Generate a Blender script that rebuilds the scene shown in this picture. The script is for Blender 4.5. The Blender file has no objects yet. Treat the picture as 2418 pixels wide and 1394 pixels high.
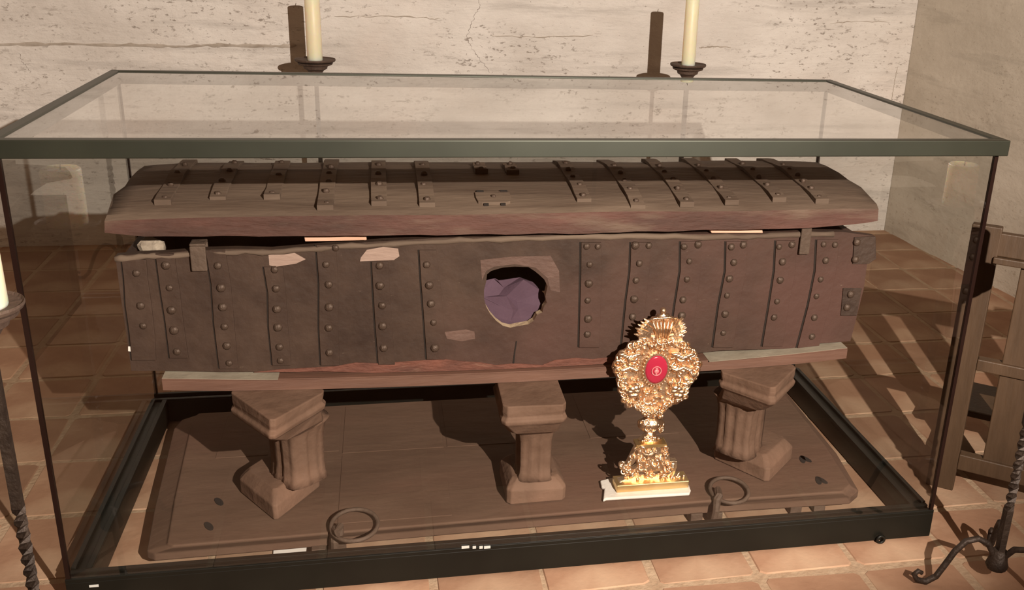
import bpy, bmesh, math, random
from mathutils import Vector, Matrix
from mathutils.geometry import tessellate_polygon
from mathutils import noise as mnoise

scene = bpy.context.scene
col = scene.collection
PI = math.pi
rnd = random.Random(7)

# ------------------------------------------------------------------ camera
YAW, PITCH, ROLL = 0.2118, 0.3504, 0.0427
CAM = Vector((-0.3416, -2.0571, 1.5137))
FPX, PX, PY = 2326.5, 1389.6, 697.0
fwd = Vector((math.sin(YAW)*math.cos(PITCH), math.cos(YAW)*math.cos(PITCH), -math.sin(PITCH)))
_r = Vector((math.cos(YAW), -math.sin(YAW), 0.0))
_u = _r.cross(fwd)
rgt = math.cos(ROLL)*_r + math.sin(ROLL)*_u
upv = -math.sin(ROLL)*_r + math.cos(ROLL)*_u
cd = bpy.data.cameras.new('camera')
cam = bpy.data.objects.new('camera', cd)
col.objects.link(cam)
cam.matrix_world = Matrix(((rgt.x, upv.x, -fwd.x, CAM.x), (rgt.y, upv.y, -fwd.y, CAM.y),
                           (rgt.z, upv.z, -fwd.z, CAM.z), (0, 0, 0, 1)))
cd.sensor_fit = 'HORIZONTAL'
cd.sensor_width = 36.0
cd.lens = FPX/2418*36
cd.shift_x = (1209-PX)/2418
cd.clip_start = 0.05
scene.camera = cam

# ------------------------------------------------------------------ world, light, exposure
w = bpy.data.worlds.new('world'); scene.world = w; w.use_nodes = True
bg = w.node_tree.nodes['Background']
bg.inputs[0].default_value = (1.0, 0.54, 0.28, 1)
bg.inputs[1].default_value = 0.19

KEY = Vector((0.72, -2.8, 2.08))
_ky, _kp = math.radians(-10), math.radians(-8.5)
AIM = KEY + 4*Vector((math.sin(_ky)*math.cos(_kp), math.cos(_ky)*math.cos(_kp), math.sin(_kp)))
ld = bpy.data.lights.new('spot_lamp_light', 'SPOT')
ld.energy = 1150; ld.color = (1.0, 0.87, 0.745)
ld.spot_size = math.radians(76); ld.spot_blend = 0.45
ld.shadow_soft_size = 0.012
lo = bpy.data.objects.new('spot_lamp_light', ld); col.objects.link(lo)
lo.location = KEY
lo.rotation_euler = (AIM-KEY).to_track_quat('-Z', 'Y').to_euler()

vs = scene.view_settings
vs.view_transform = 'Standard'; vs.look = 'None'; vs.gamma = 1.0
vs.use_curve_mapping = False; vs.exposure = 0.0

# ------------------------------------------------------------------ helpers
def at(x, y, X=None, Y=None, Z=None):
    d = fwd + rgt*((x-PX)/FPX) - upv*((y-PY)/FPX)
    if Y is not None: t = (Y-CAM.y)/d.y
    elif Z is not None: t = (Z-CAM.z)/d.z
    else: t = (X-CAM.x)/d.x
    return CAM + d*t

def tag(o, label=None, cat=None, group=None, kind=None):
    if label: o['label'] = label
    if cat: o['category'] = cat
    if group: o['group'] = group
    if kind: o['kind'] = kind
    return o

def empty(name, loc, label, cat, group=None):
    o = bpy.data.objects.new(name, None); col.objects.link(o)
    o.location = loc; o.empty_display_size = 0.05
    o['root'] = 1
    del o['root']
    return tag(o, label, cat, group)

def root_of(p):
    while p.parent: p = p.parent
    return p

class MB:
    def __init__(s): s.v = []; s.f = []
    def add(s, vs_, fs):
        b = len(s.v); s.v += [Vector(q) for q in vs_]; s.f += [tuple(b+i for i in f) for f in fs]
    def box(s, c, d, rz=0, M=None):
        x, y, z = d[0]/2, d[1]/2, d[2]/2
        P = [(-x,-y,-z),(x,-y,-z),(x,y,-z),(-x,y,-z),(-x,-y,z),(x,-y,z),(x,y,z),(-x,y,z)]
        R_ = M if M is not None else Matrix.Rotation(rz, 3, 'Z')
        s.add([Vector(c)+R_ @ Vector(p) for p in P],
              [(0,3,2,1),(4,5,6,7),(0,1,5,4),(1,2,6,5),(2,3,7,6),(3,0,4,7)])
        return s
    def bx(s, x0, x1, y0, y1, z0, z1):
        return s.box(((x0+x1)/2,(y0+y1)/2,(z0+z1)/2),(x1-x0,y1-y0,z1-z0))
    def loft(s, rings, caps=True, closed=True):
        b = len(s.v); n = len(rings[0])
        for r in rings: s.v += [Vector(q) for q in r]
        for k in range(len(rings)-1):
            for i in range(n if closed else n-1):
                j = (i+1) % n
                s.f.append((b+k*n+i, b+k*n+j, b+(k+1)*n+j, b+(k+1)*n+i))
        if caps:
            s.f.append(tuple(b+i for i in reversed(range(n))))
            s.f.append(tuple(b+(len(rings)-1)*n+i for i in range(n)))
        return s
    def tube(s, pts, r, n=8, caps=True):
        pts = [Vector(p) for p in pts]
        if not isinstance(r, (list, tuple)): r = [r]*len(pts)
        rings = []; prev = None
        for i, p in enumerate(pts):
            t = (pts[min(i+1, len(pts)-1)]-pts[max(i-1, 0)]).normalized()
            if prev is None:
                a = Vector((0,0,1)) if abs(t.z) < .9 else Vector((1,0,0))
                nx = t.cross(a).normalized()
            else:
                nx = (prev - t*prev.dot(t)).normalized()
            prev = nx; ny = t.cross(nx)
            rings.append([p + r[i]*(math.cos(2*PI*k/n)*nx + math.sin(2*PI*k/n)*ny) for k in range(n)])
        return s.loft(rings, caps)
    def lathe(s, prof, c=(0,0,0), n=24):
        c = Vector(c)
        rings = [[c+Vector((r*math.cos(2*PI*k/n), r*math.sin(2*PI*k/n), z)) for k in range(n)] for r, z in prof]
        return s.loft(rings)
    def sphere(s, c, r, nu=10, nv=6, sc=(1,1,1)):
        c = Vector(c); rings = []
        for i in range(1, nv):
            a = PI*i/nv - PI/2
            rings.append([c+Vector((sc[0]*r*math.cos(a)*math.cos(2*PI*k/nu), sc[1]*r*math.cos(a)*math.sin(2*PI*k/nu), sc[2]*r*math.sin(a))) for k in range(nu)])
        return s.loft(rings)
    def torus(s, c, R, r, M, n=14, m=6, a0=0, a1=2*PI):
        full = abs(a1-a0-2*PI) < 1e-6
        cnt = n if full else n+1
        c = Vector(c); rings = []
        for i in range(cnt):
            a = a0+(a1-a0)*i/n
            rings.append([c+M @ Vector(((R+r*math.cos(2*PI*j/m))*math.cos(a), (R+r*math.cos(2*PI*j/m))*math.sin(a), r*math.sin(2*PI*j/m))) for j in range(m)])
        if full: rings.append(rings[0]); s.loft(rings, caps=False)
        else: s.loft(rings, caps=True)
        return s
    def prism_xz(s, poly, y0, y1, holes=()):
        """outline in the XZ plane, extruded from y0 (front) to y1"""
        loops = [poly]+list(holes)
        flat = [p for l in loops for p in l]
        tris = tessellate_polygon([[Vector((p[0], p[1], 0)) for p in l] for l in loops])
        b = len(s.v); n = len(flat)
        s.v += [Vector((p[0], y0, p[1])) for p in flat]+[Vector((p[0], y1, p[1])) for p in flat]
        for t in tris:
            A, B, C_ = [flat[i] for i in t]
            cr = (B[0]-A[0])*(C_[1]-A[1])-(B[1]-A[1])*(C_[0]-A[0])
            t = t if cr > 0 else (t[0], t[2], t[1])
            s.f.append((b+t[0], b+t[1], b+t[2])); s.f.append((b+n+t[2], b+n+t[1], b+n+t[0]))
        k = 0
        for l in loops:
            m = len(l)
            for i in range(m):
                j = (i+1) % m
                s.f.append((b+k+i, b+n+k+i, b+n+k+j, b+k+j))
            k += m
        return s
    def build(s, name, mat_, parent=None, smooth=False, bevel=0, label=None):
        me = bpy.data.meshes.new(name)
        off = root_of(parent).location if parent else Vector((0,0,0))
        me.from_pydata([tuple(v-off) for v in s.v], [], s.f); me.update()
        bm = bmesh.new(); bm.from_mesh(me); bmesh.ops.recalc_face_normals(bm, faces=bm.faces); bm.to_mesh(me); bm.free()
        for m in (mat_ if isinstance(mat_, (list, tuple)) else [mat_]): me.materials.append(m)
        if smooth:
            for p in me.polygons: p.use_smooth = True
        o = bpy.data.objects.new(name, me); col.objects.link(o)
        if parent: o.parent = parent
        if bevel:
            m = o.modifiers.new('bevel', 'BEVEL'); m.width = bevel; m.segments = 2; m.limit_method = 'ANGLE'
        if label: o['label'] = label
        return o

def inst(name, mesh, parent, loc, rot=None, scale=None):
    o = bpy.data.objects.new(name, mesh); col.objects.link(o)
    o.parent = parent
    o.location = Vector(loc)-(root_of(parent).location if parent else Vector((0,0,0)))
    if rot is not None: o.rotation_euler = rot
    if scale is not None: o.scale = scale
    return o

def material(name, c1, c2, scale=6, detail=6, rough=.7, rough2=None, metal=0, bump=.2, bscale=40, stretch=(1,1,1),
             c3=None, s3=2.0, t3=(.55,.7), rand=0, spec=.5, speck=None):
    m = bpy.data.materials.new(name); m.use_nodes = True
    nt = m.node_tree; N = nt.nodes; L = nt.links
    b = N['Principled BSDF']
    tc = N.new('ShaderNodeTexCoord'); mp = N.new('ShaderNodeMapping'); mp.inputs['Scale'].default_value = stretch
    L.new(tc.outputs['Object'], mp.inputs[0])
    n1 = N.new('ShaderNodeTexNoise'); n1.inputs['Scale'].default_value = scale; n1.inputs['Detail'].default_value = detail
    n1.inputs['Roughness'].default_value = .62
    L.new(mp.outputs[0], n1.inputs['Vector'])
    r1 = N.new('ShaderNodeValToRGB'); r1.color_ramp.elements[0].position = .3; r1.color_ramp.elements[1].position = .7
    r1.color_ramp.elements[0].color = (*c1, 1); r1.color_ramp.elements[1].color = (*c2, 1)
    L.new(n1.outputs[0], r1.inputs[0]); out = r1.outputs[0]
    def mix(f, a, bcol):
        mx = N.new('ShaderNodeMix'); mx.data_type = 'RGBA'
        L.new(f, mx.inputs[0]); L.new(a, mx.inputs[6])
        if isinstance(bcol, tuple): mx.inputs[7].default_value = (*bcol, 1)
        else: L.new(bcol, mx.inputs[7])
        return mx.outputs[2]
    if c3:
        n3 = N.new('ShaderNodeTexNoise'); n3.inputs['Scale'].default_value = s3; n3.inputs['Detail'].default_value = 5
        L.new(mp.outputs[0], n3.inputs['Vector'])
        r3 = N.new('ShaderNodeValToRGB'); r3.color_ramp.elements[0].position = t3[0]; r3.color_ramp.elements[1].position = t3[1]
        L.new(n3.outputs[0], r3.inputs[0]); out = mix(r3.outputs[0], out, c3)
    if speck:
        n4 = N.new('ShaderNodeTexNoise'); n4.inputs['Scale'].default_value = speck[1]; n4.inputs['Detail'].default_value = 8
        n4.inputs['Roughness'].default_value = .7
        mp4 = N.new('ShaderNodeMapping'); mp4.inputs['Scale'].default_value = speck[3]
        L.new(tc.outputs['Object'], mp4.inputs[0]); L.new(mp4.outputs[0], n4.inputs['Vector'])
        r4 = N.new('ShaderNodeValToRGB'); r4.color_ramp.elements[0].position = speck[2]; r4.color_ramp.elements[1].position = speck[2]+.08
        L.new(n4.outputs[0], r4.inputs[0]); out = mix(r4.outputs[0], out, speck[0])
    if rand:
        oi = N.new('ShaderNodeObjectInfo'); hs = N.new('ShaderNodeHueSaturation')
        mr = N.new('ShaderNodeMapRange'); mr.inputs['To Min'].default_value = 1-rand; mr.inputs['To Max'].default_value = 1+rand
        L.new(oi.outputs['Random'], mr.inputs[0]); L.new(mr.outputs[0], hs.inputs['Value']); L.new(out, hs.inputs['Color']); out = hs.outputs[0]
    L.new(out, b.inputs['Base Color'])
    b.inputs['Metallic'].default_value = metal
    b.inputs['Specular IOR Level'].default_value = spec
    if rough2 is None: b.inputs['Roughness'].default_value = rough
    else:
        mr2 = N.new('ShaderNodeMapRange'); mr2.inputs['To Min'].default_value = rough; mr2.inputs['To Max'].default_value = rough2
        L.new(n1.outputs[0], mr2.inputs[0]); L.new(mr2.outputs[0], b.inputs['Roughness'])
    if bump:
        nb = N.new('ShaderNodeTexNoise'); nb.inputs['Scale'].default_value = bscale; nb.inputs['Detail'].default_value = 6
        L.new(mp.outputs[0], nb.inputs['Vector'])
        bp = N.new('ShaderNodeBump'); bp.inputs['Strength'].default_value = bump; bp.inputs['Distance'].default_value = .01
        L.new(nb.outputs[0], bp.inputs['Height']); L.new(bp.outputs[0], b.inputs['Normal'])
    return m

M = {}
def plaster(name, ca, cb, stain, dark, seed=0.0, amt=1.0, bmp=.6):
    m = bpy.data.materials.new(name); m.use_nodes = True
    nt = m.node_tree; N = nt.nodes; L = nt.links; b = N['Principled BSDF']
    tc = N.new('ShaderNodeTexCoord')
    def nz(scale, st, det=6, ro=.6, off=0.0):
        mp = N.new('ShaderNodeMapping'); mp.inputs['Scale'].default_value = st; mp.inputs['Location'].default_value = (seed+off, off, off*2)
        L.new(tc.outputs['Object'], mp.inputs[0])
        n = N.new('ShaderNodeTexNoise'); n.inputs['Scale'].default_value = scale; n.inputs['Detail'].default_value = det; n.inputs['Roughness'].default_value = ro
        L.new(mp.outputs[0], n.inputs['Vector']); return n.outputs[0]
    def ramp(src, a, c, hi=1.0, lo=0.0):
        r = N.new('ShaderNodeValToRGB'); r.color_ramp.elements[0].position = a; r.color_ramp.elements[1].position = c
        r.color_ramp.elements[0].color = (lo,lo,lo,1); r.color_ramp.elements[1].color = (hi,hi,hi,1); L.new(src, r.inputs[0]); return r.outputs[0]
    def mul(a, c):
        k = N.new('ShaderNodeMath'); k.operation = 'MULTIPLY'; L.new(a, k.inputs[0]); L.new(c, k.inputs[1]); return k.outputs[0]
    def mix(f, a, c):
        x = N.new('ShaderNodeMix'); x.data_type = 'RGBA'; L.new(f, x.inputs[0])
        for i, q in ((6, a), (7, c)):
            if isinstance(q, tuple): x.inputs[i].default_value = (*q, 1)
            else: L.new(q, x.inputs[i])
        return x.outputs[2]
    c = mix(ramp(nz(2.2, (1,1,1.6), 8), .35, .65), ca, cb)
    c = mix(ramp(nz(1.1, (1,1,1), 5, off=3), .52, .70, .55), c, stain)
    c = mix(ramp(nz(1.6, (.7,1,9), 8, .65, off=5), .54, .66, .55*amt), c, tuple(v*.74 for v in ca))
    patch = ramp(nz(1.7, (1,1,1.8), 4, off=8), .40, .58)
    c = mix(mul(ramp(nz(34, (.8,1,1.7), 5, .7, off=1), .585, .64, .8*amt), patch), c, dark)
    c = mix(mul(ramp(nz(7, (.6,1,3.2), 7, .75, off=2), .60, .68, .75*amt), patch), c, dark)
    c = mix(ramp(nz(60, (1,1,1), 2, .5, off=4), .70, .74, .7*amt), c, dark)
    L.new(c, b.inputs['Base Color']); b.inputs['Roughness'].default_value = .92; b.inputs['Specular IOR Level'].default_value = .2
    bp = N.new('ShaderNodeBump'); bp.inputs['Strength'].default_value = bmp; bp.inputs['Distance'].default_value = .02
    ad = N.new('ShaderNodeMath'); ad.operation = 'ADD'; L.new(nz(3.2, (.7,1,4), 8, .65, off=6), ad.inputs[0]); L.new(nz(14, (1,1,1.6), 6, .6, off=7), ad.inputs[1])
    L.new(ad.outputs[0], bp.inputs['Height']); L.new(bp.outputs[0], b.inputs['Normal'])
    return m
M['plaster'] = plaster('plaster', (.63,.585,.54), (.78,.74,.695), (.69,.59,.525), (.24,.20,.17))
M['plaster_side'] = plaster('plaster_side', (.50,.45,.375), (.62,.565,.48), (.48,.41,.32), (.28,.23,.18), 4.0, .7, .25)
M['ridge'] = material('plaster_ridge_stone', (.30,.25,.20), (.50,.44,.38), 14, 6, .9, bump=.4, bscale=40)
M['crackm'] = material('crack_dark', (.10,.07,.055), (.2,.14,.11), 14, 4, .95, bump=0)
M['tile'] = material('terracotta', (.26,.140,.085), (.36,.215,.135), 5, 8, .75, .9, bump=.25, bscale=25,
                     c3=(.42,.285,.19), s3=3.5, t3=(.5,.7), rand=.16, speck=((.20,.10,.06), 26, .66, (1,1,1)), spec=.3)
M['grout'] = material('lime_grout', (.335,.225,.145), (.43,.315,.215), 30, 5, .95, bump=.4, bscale=80, spec=.2)
M['frame'] = material('dark_green_metal', (.0055,.005,.0035), (.0085,.008,.0055), 4, 3, .40, .46, bump=.0, bscale=200, spec=.3)
M['frametop'] = material('dark_green_top_rail', (.011,.0112,.0072), (.016,.0162,.0105), 4, 3, .39, .43, bump=.0, bscale=200, spec=.75)
M['frametop'].node_tree.nodes['Principled BSDF'].inputs['Specular Tint'].default_value = (.86,.92,.80,1)
M['postm'] = material('dark_glass_edge', (.010,.004,.003), (.016,.008,.006), 4, 2, .25, bump=0)
M['leather'] = material('old_leather', (.033,.017,.0115), (.072,.042,.029), 7, 9, .62, .78, bump=.35, bscale=30,
                        c3=(.084,.040,.031), s3=1.7, t3=(.50,.70), speck=((.19,.135,.10), 60, .665, (.6,1,2.2)), spec=.35)
M['lid'] = material('dusty_leather', (.092,.060,.043), (.145,.102,.076), 6, 9, .75, .85, bump=.35, bscale=28,
                    c3=(.17,.12,.088), s3=3, t3=(.5,.7), stretch=(.45,2.4,1.5), speck=((.06,.04,.03), 30, .67, (1,1,1)), spec=.3)
M['lidband'] = material('reddish_wood_edge', (.045,.023,.017), (.130,.056,.043), 3.2, 9, .7, bump=.5, bscale=30, stretch=(.8,1,4),
                        c3=(.15,.10,.072), s3=5, t3=(.54,.72), spec=.3)
M['iron'] = material('rusty_iron', (.036,.020,.014), (.066,.040,.029), 12, 7, .6, .75, metal=.1, bump=.35, bscale=70, spec=.45)
M['irondust'] = material('dusty_iron', (.075,.048,.034), (.125,.084,.062), 18, 7, .62, .8, metal=.15, bump=.35, bscale=70, spec=.4)
M['rivet'] = material('iron_rivet', (.062,.038,.027), (.105,.068,.050), 30, 4, .45, .6, metal=.35, bump=.3, bscale=160, spec=.5)
M['barewood'] = material('bare_wood', (.28,.185,.148), (.38,.265,.215), 9, 7, .8, bump=.25, bscale=40, stretch=(1,1,4))
M['redwood'] = material('red_exposed_wood', (.095,.036,.025), (.19,.068,.045), 12, 8, .8, bump=.5, bscale=45, stretch=(1,1,3), c3=(.22,.125,.085), s3=9, t3=(.6,.75))
M['worn'] = material('worn_leather_wood', (.085,.046,.035), (.150,.085,.066), 9, 8, .75, bump=.4, bscale=40, stretch=(1,1,2))
M['palewood'] = material('pale_rim_wood', (.42,.30,.19), (.60,.46,.31), 20, 6, .85, bump=.4, bscale=60)
M['wedge'] = material('pink_wedge_wood', (.62,.36,.25), (.72,.44,.32), 9, 5, .75, bump=.1, stretch=(1,4,4))
M['board'] = material('board_wood', (.115,.055,.038), (.175,.088,.060), 8, 7, .65, bump=.2, bscale=30, stretch=(.4,3,3))
M['boardtop'] = material('pale_lining', (.27,.225,.17), (.36,.31,.24), 14, 6, .9, bump=.2)
M['slab'] = material('platform_wood', (.098,.056,.037), (.150,.090,.062), 5, 9, .78, .88, bump=.3, bscale=26, stretch=(.5,1.2,1),
                     c3=(.135,.070,.048), s3=2.2, t3=(.5,.7), speck=((.25,.18,.13), 40, .70, (1,1,1)), spec=.3)
M['ped'] = material('pedestal_stone', (.125,.070,.046), (.195,.117,.082), 8, 9, .8, bump=.45, bscale=26,
                    c3=(.22,.125,.085), s3=5, t3=(.5,.72), speck=((.36,.27,.20), 34, .70, (1,1,1)), spec=.3)
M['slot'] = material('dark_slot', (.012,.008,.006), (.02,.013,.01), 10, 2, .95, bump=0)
M['purple'] = material('purple_cloth', (.082,.047,.068), (.108,.064,.090), 9, 5, .8, bump=.15, bscale=120, spec=.2)
M['gold'] = material('gilt_metal', (.96,.66,.43), (1.0,.77,.56), 30, 3, .27, .40, metal=1, bump=.25, bscale=160)
M['goldsoft'] = material('brushed_gilt', (.80,.55,.24), (.92,.68,.36), 12, 4, .38, .5, metal=1, bump=.05, bscale=100)
M['gem'] = material('red_enamel', (.40,.018,.050), (.47,.028,.062), 6, 2, .18, bump=0, spec=.6)
M['cameo'] = material('pink_cameo', (.62,.13,.16), (.80,.30,.30), 60, 3, .3, bump=.2, bscale=200)
M['white'] = material('white_pad', (.72,.66,.60), (.82,.76,.70), 20, 4, .9, bump=.15, bscale=60)
M['paper'] = material('white_paper', (.78,.72,.66), (.86,.80,.74), 8, 4, .9, bump=.1)
M['wax'] = material('cream_wax', (.80,.70,.50), (.86,.77,.58), 7, 4, .45, bump=.05, bscale=30)
_w = M['wax'].node_tree.nodes['Principled BSDF']
_w.inputs['Subsurface Weight'].default_value = .85; _w.inputs['Subsurface Radius'].default_value = (1.0,.50,.13); _w.inputs['Subsurface Scale'].default_value = .10
M['wick'] = material('burnt_wick', (.02,.015,.012), (.04,.03,.02), 20, 3, .9, bump=0)
M['wrought'] = material('wrought_iron', (.022,.013,.009), (.05,.032,.022), 22, 6, .5, .65, metal=.4, bump=.4, bscale=80)
M['wroughtrust'] = material('rusty_drip_pan', (.06,.036,.026), (.115,.075,.055), 16, 6, .6, .75, metal=.2, bump=.4, bscale=60)
M['chair'] = material('brown_kneeler_wood', (.040,.021,.009), (.070,.038,.018), 6, 7, .5, .62, bump=.12, bscale=30, stretch=(3,3,.5))
M['rubble'] = material('crumpled_pale', (.16,.12,.09), (.40,.33,.26), 25, 6, .9, bump=.5, bscale=60)
M['marks'] = material('white_mark', (.40,.40,.37), (.70,.70,.66), 8, 2, .5, bump=0)
# amber votive glass (lit from inside)
ma = bpy.data.materials.new('amber_lit_glass'); ma.use_nodes = True
pb = ma.node_tree.nodes['Principled BSDF']; pb.inputs['Base Color'].default_value = (.8,.45,.08,1)
pb.inputs['Emission Color'].default_value = (1,.55,.10,1); pb.inputs['Emission Strength'].default_value = 2.6
M['amber'] = ma
# pane glass: transparent with Fresnel reflection of both faces
mg = bpy.data.materials.new('pane_glass'); mg.use_nodes = True
nt = mg.node_tree; N = nt.nodes; L_ = nt.links; N.clear()
mo = N.new('ShaderNodeOutputMaterial'); mx = N.new('ShaderNodeMixShader')
tr = N.new('ShaderNodeBsdfTransparent'); tr.inputs[0].default_value = (.97,.975,.97,1)
gl = N.new('ShaderNodeBsdfGlossy'); gl.inputs['Roughness'].default_value = 0.012; gl.inputs['Color'].default_value = (1,1,1,1)
fr = N.new('ShaderNodeFresnel'); fr.inputs['IOR'].default_value = 1.5
ge = N.new('ShaderNodeNewGeometry')
ad = N.new('ShaderNodeMath'); ad.operation = 'ADD'; ad.inputs[1].default_value = 1
dv = N.new('ShaderNodeMath'); dv.operation = 'DIVIDE'
mu = N.new('ShaderNodeMath'); mu.operation = 'MULTIPLY'; mu.inputs[1].default_value = 2
inv = N.new('ShaderNodeMath'); inv.operation = 'SUBTRACT'; inv.inputs[0].default_value = 1
m2 = N.new('ShaderNodeMath'); m2.operation = 'MULTIPLY'
L_.new(fr.outputs[0], ad.inputs[0]); L_.new(fr.outputs[0], mu.inputs[0])
L_.new(mu.outputs[0], dv.inputs[0]); L_.new(ad.outputs[0], dv.inputs[1])
L_.new(ge.outputs['Backfacing'], inv.inputs[1]); L_.new(inv.outputs[0], m2.inputs[0]); L_.new(dv.outputs[0], m2.inputs[1])
L_.new(m2.outputs[0], mx.inputs[0]); L_.new(tr.outputs[0], mx.inputs[1]); L_.new(gl.outputs[0], mx.inputs[2]); L_.new(mx.outputs[0], mo.inputs[0])
M['glass'] = mg
# the flat top pane also mixes in a little pale diffuse
md = mg.copy(); md.name = 'pale_top_glass'; nd = md.node_tree
df = nd.nodes.new('ShaderNodeBsdfDiffuse'); df.inputs[0].default_value = (.70,.64,.58,1)
m3 = nd.nodes.new('ShaderNodeMixShader'); m3.inputs[0].default_value = .06
oo = [n for n in nd.nodes if n.type == 'OUTPUT_MATERIAL'][0]; mm = oo.inputs[0].links[0].from_node
nd.links.new(mm.outputs[0], m3.inputs[1]); nd.links.new(df.outputs[0], m3.inputs[2]); nd.links.new(m3.outputs[0], oo.inputs[0])
[n for n in nd.nodes if n.type == 'FRESNEL'][0].inputs['IOR'].default_value = 1.80
M['topglass'] = md

# ------------------------------------------------------------------ setting
WY = 2.9
floor = MB().bx(-4.2, 4.0, -5.0, WY+.2, -.06, -.0025).build('floor', M['grout']); tag(floor, kind='structure')
xs = [.013+.272*k for k in range(-10, 11)]
ys = [-.69, -.39, -.09, .14, .43, .73, 1.03, 1.33, 1.63, 1.93, 2.23, 2.53, 2.83, 3.05]
tmesh = {}
def tile_mesh(wx, wy, v):
    key = (round(wx, 3), round(wy, 3), v)
    if key in tmesh: return tmesh[key]
    r2 = random.Random(hash(key) % 1000)
    mb = MB(); c = .0035
    J = lambda: r2.uniform(-.004, .004)
    def ring(ins, z):
        P = []
        for sx, sy in ((-1,-1),(1,-1),(1,1),(-1,1)):
            for k in (0, 1):
                a = .011
                hx, hy = wx/2-ins, wy/2-ins
                if (sx*sy > 0) == (k == 0): P.append((sx*hx, sy*(hy-a), z))
                else: P.append((sx*(hx-a), sy*hy, z))
        return P
    base = ring(0, -.03)
    jit = [(J(), J()) for _ in base]
    def jr(R): return [(p[0]+j[0], p[1]+j[1], p[2]) for p, j in zip(R, jit)]
    mb.loft([jr(ring(0, -.03)), jr(ring(0, -.004)), jr(ring(c, 0))])
    me = mb.build('tile', M['tile']); m = me.data; bpy.data.objects.remove(me)
    tmesh[key] = m
    return m
for j in range(len(ys)-1):
    for i in range(len(xs)-1):
        wx = xs[i+1]-xs[i]-.017; wy = ys[j+1]-ys[j]-.016
        cx, cy = (xs[i]+xs[i+1])/2, (ys[j]+ys[j+1])/2
        inst('tile', tile_mesh(wx, wy, (i*7+j*3) % 4), floor, (cx+rnd.uniform(-.004,.004), cy+rnd.uniform(-.004,.004), rnd.uniform(-.0012,.0008)),
             rot=(0, 0, rnd.uniform(-.012, .012)))
# floor beyond the built tiles: the same paving as one slab
far = MB().bx(-4.2, 4.0, -5.0, -.70, -.0025, -.001).build('paving', M['tile'], floor)

def wall(name, x0, y0, x1, y1, z1, mat_, res=0):
    mb = MB(); d = Vector((x1-x0, y1-y0, 0)).normalized(); n = Vector((-d.y, d.x, 0))
    a = Vector((x0, y0, -.05)); b = Vector((x1, y1, -.05)); T = n*.25
    mb.loft([[a, b, b+T, a+T], [q+Vector((0,0,z1+.05)) for q in (a, b, b+T, a+T)]])
    o = mb.build(name, mat_); tag(o, kind='structure'); return o
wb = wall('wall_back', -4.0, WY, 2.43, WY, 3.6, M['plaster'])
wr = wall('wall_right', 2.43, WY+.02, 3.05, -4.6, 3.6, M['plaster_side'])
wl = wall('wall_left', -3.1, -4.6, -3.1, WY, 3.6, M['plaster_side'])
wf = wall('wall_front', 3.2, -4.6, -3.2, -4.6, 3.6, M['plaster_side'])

def wallp(px, py): return at(px, py, Y=WY)
def wall_strip(name, pts, wid, mat_, depth=.012, jit=.004):
    P = []
    for k in range(len(pts)-1):
        for t in range(6):
            a = t/6; P.append((pts[k][0]*(1-a)+pts[k+1][0]*a, pts[k][1]*(1-a)+pts[k+1][1]*a))
    P.append(pts[-1]); mb = MB(); rings = []
    for i, q in enumerate(P):
        p = wallp(*q)
        t = (wallp(*P[min(i+1, len(P)-1)])-wallp(*P[max(i-1, 0)])).normalized(); n = Vector((-t.z, 0, t.x))
        wv = wid*rnd.uniform(.5, 1.3)*(1 if 0 < i < len(P)-1 else .3)
        p = p+n*rnd.uniform(-jit, jit)
        rings.append([p+n*wv+Vector((0,.004,0)), p+Vector((0,-depth*rnd.uniform(.5,1),0)), p-n*wv+Vector((0,.004,0))])
    mb.loft(rings, caps=False, closed=False)
    return mb.build(name, mat_, wb, smooth=True)
wall_strip('plaster_ridge', [(-60,110),(60,104),(200,105),(330,107),(430,110),(520,106),(640,110),(700,108)], .012, M['ridge'], .010, .0025)
wall_strip('plaster_ridge', [(790,40),(900,38),(1000,42),(1040,45)], .005, M['ridge'], .006)
wall_strip('plaster_ridge', [(1160,85),(1260,88),(1400,84)], .005, M['ridge'], .006)
wall_strip('plaster_ridge', [(1650,112),(1690,110),(1726,112)], .012, M['ridge'], .002, .002)
wall_strip('plaster_ridge', [(1960,55),(2020,50),(2100,52)], .004, M['ridge'], .006)
wall_strip('crack', [(1128,-40),(1129,0),(1133,18),(1121,35),(1112,60),(1104,85),(1110,108),(1122,128),(1140,148),(1155,172)], .0035, M['crackm'], .002, .006)
wall_strip('crack', [(2119,158),(2113,190),(2109,215),(2104,240)], .006, M['ridge'], .003, .002)
wall_strip('crack', [(45,125),(52,145),(66,160),(72,170)], .003, M['crackm'], .002, .004)

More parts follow.
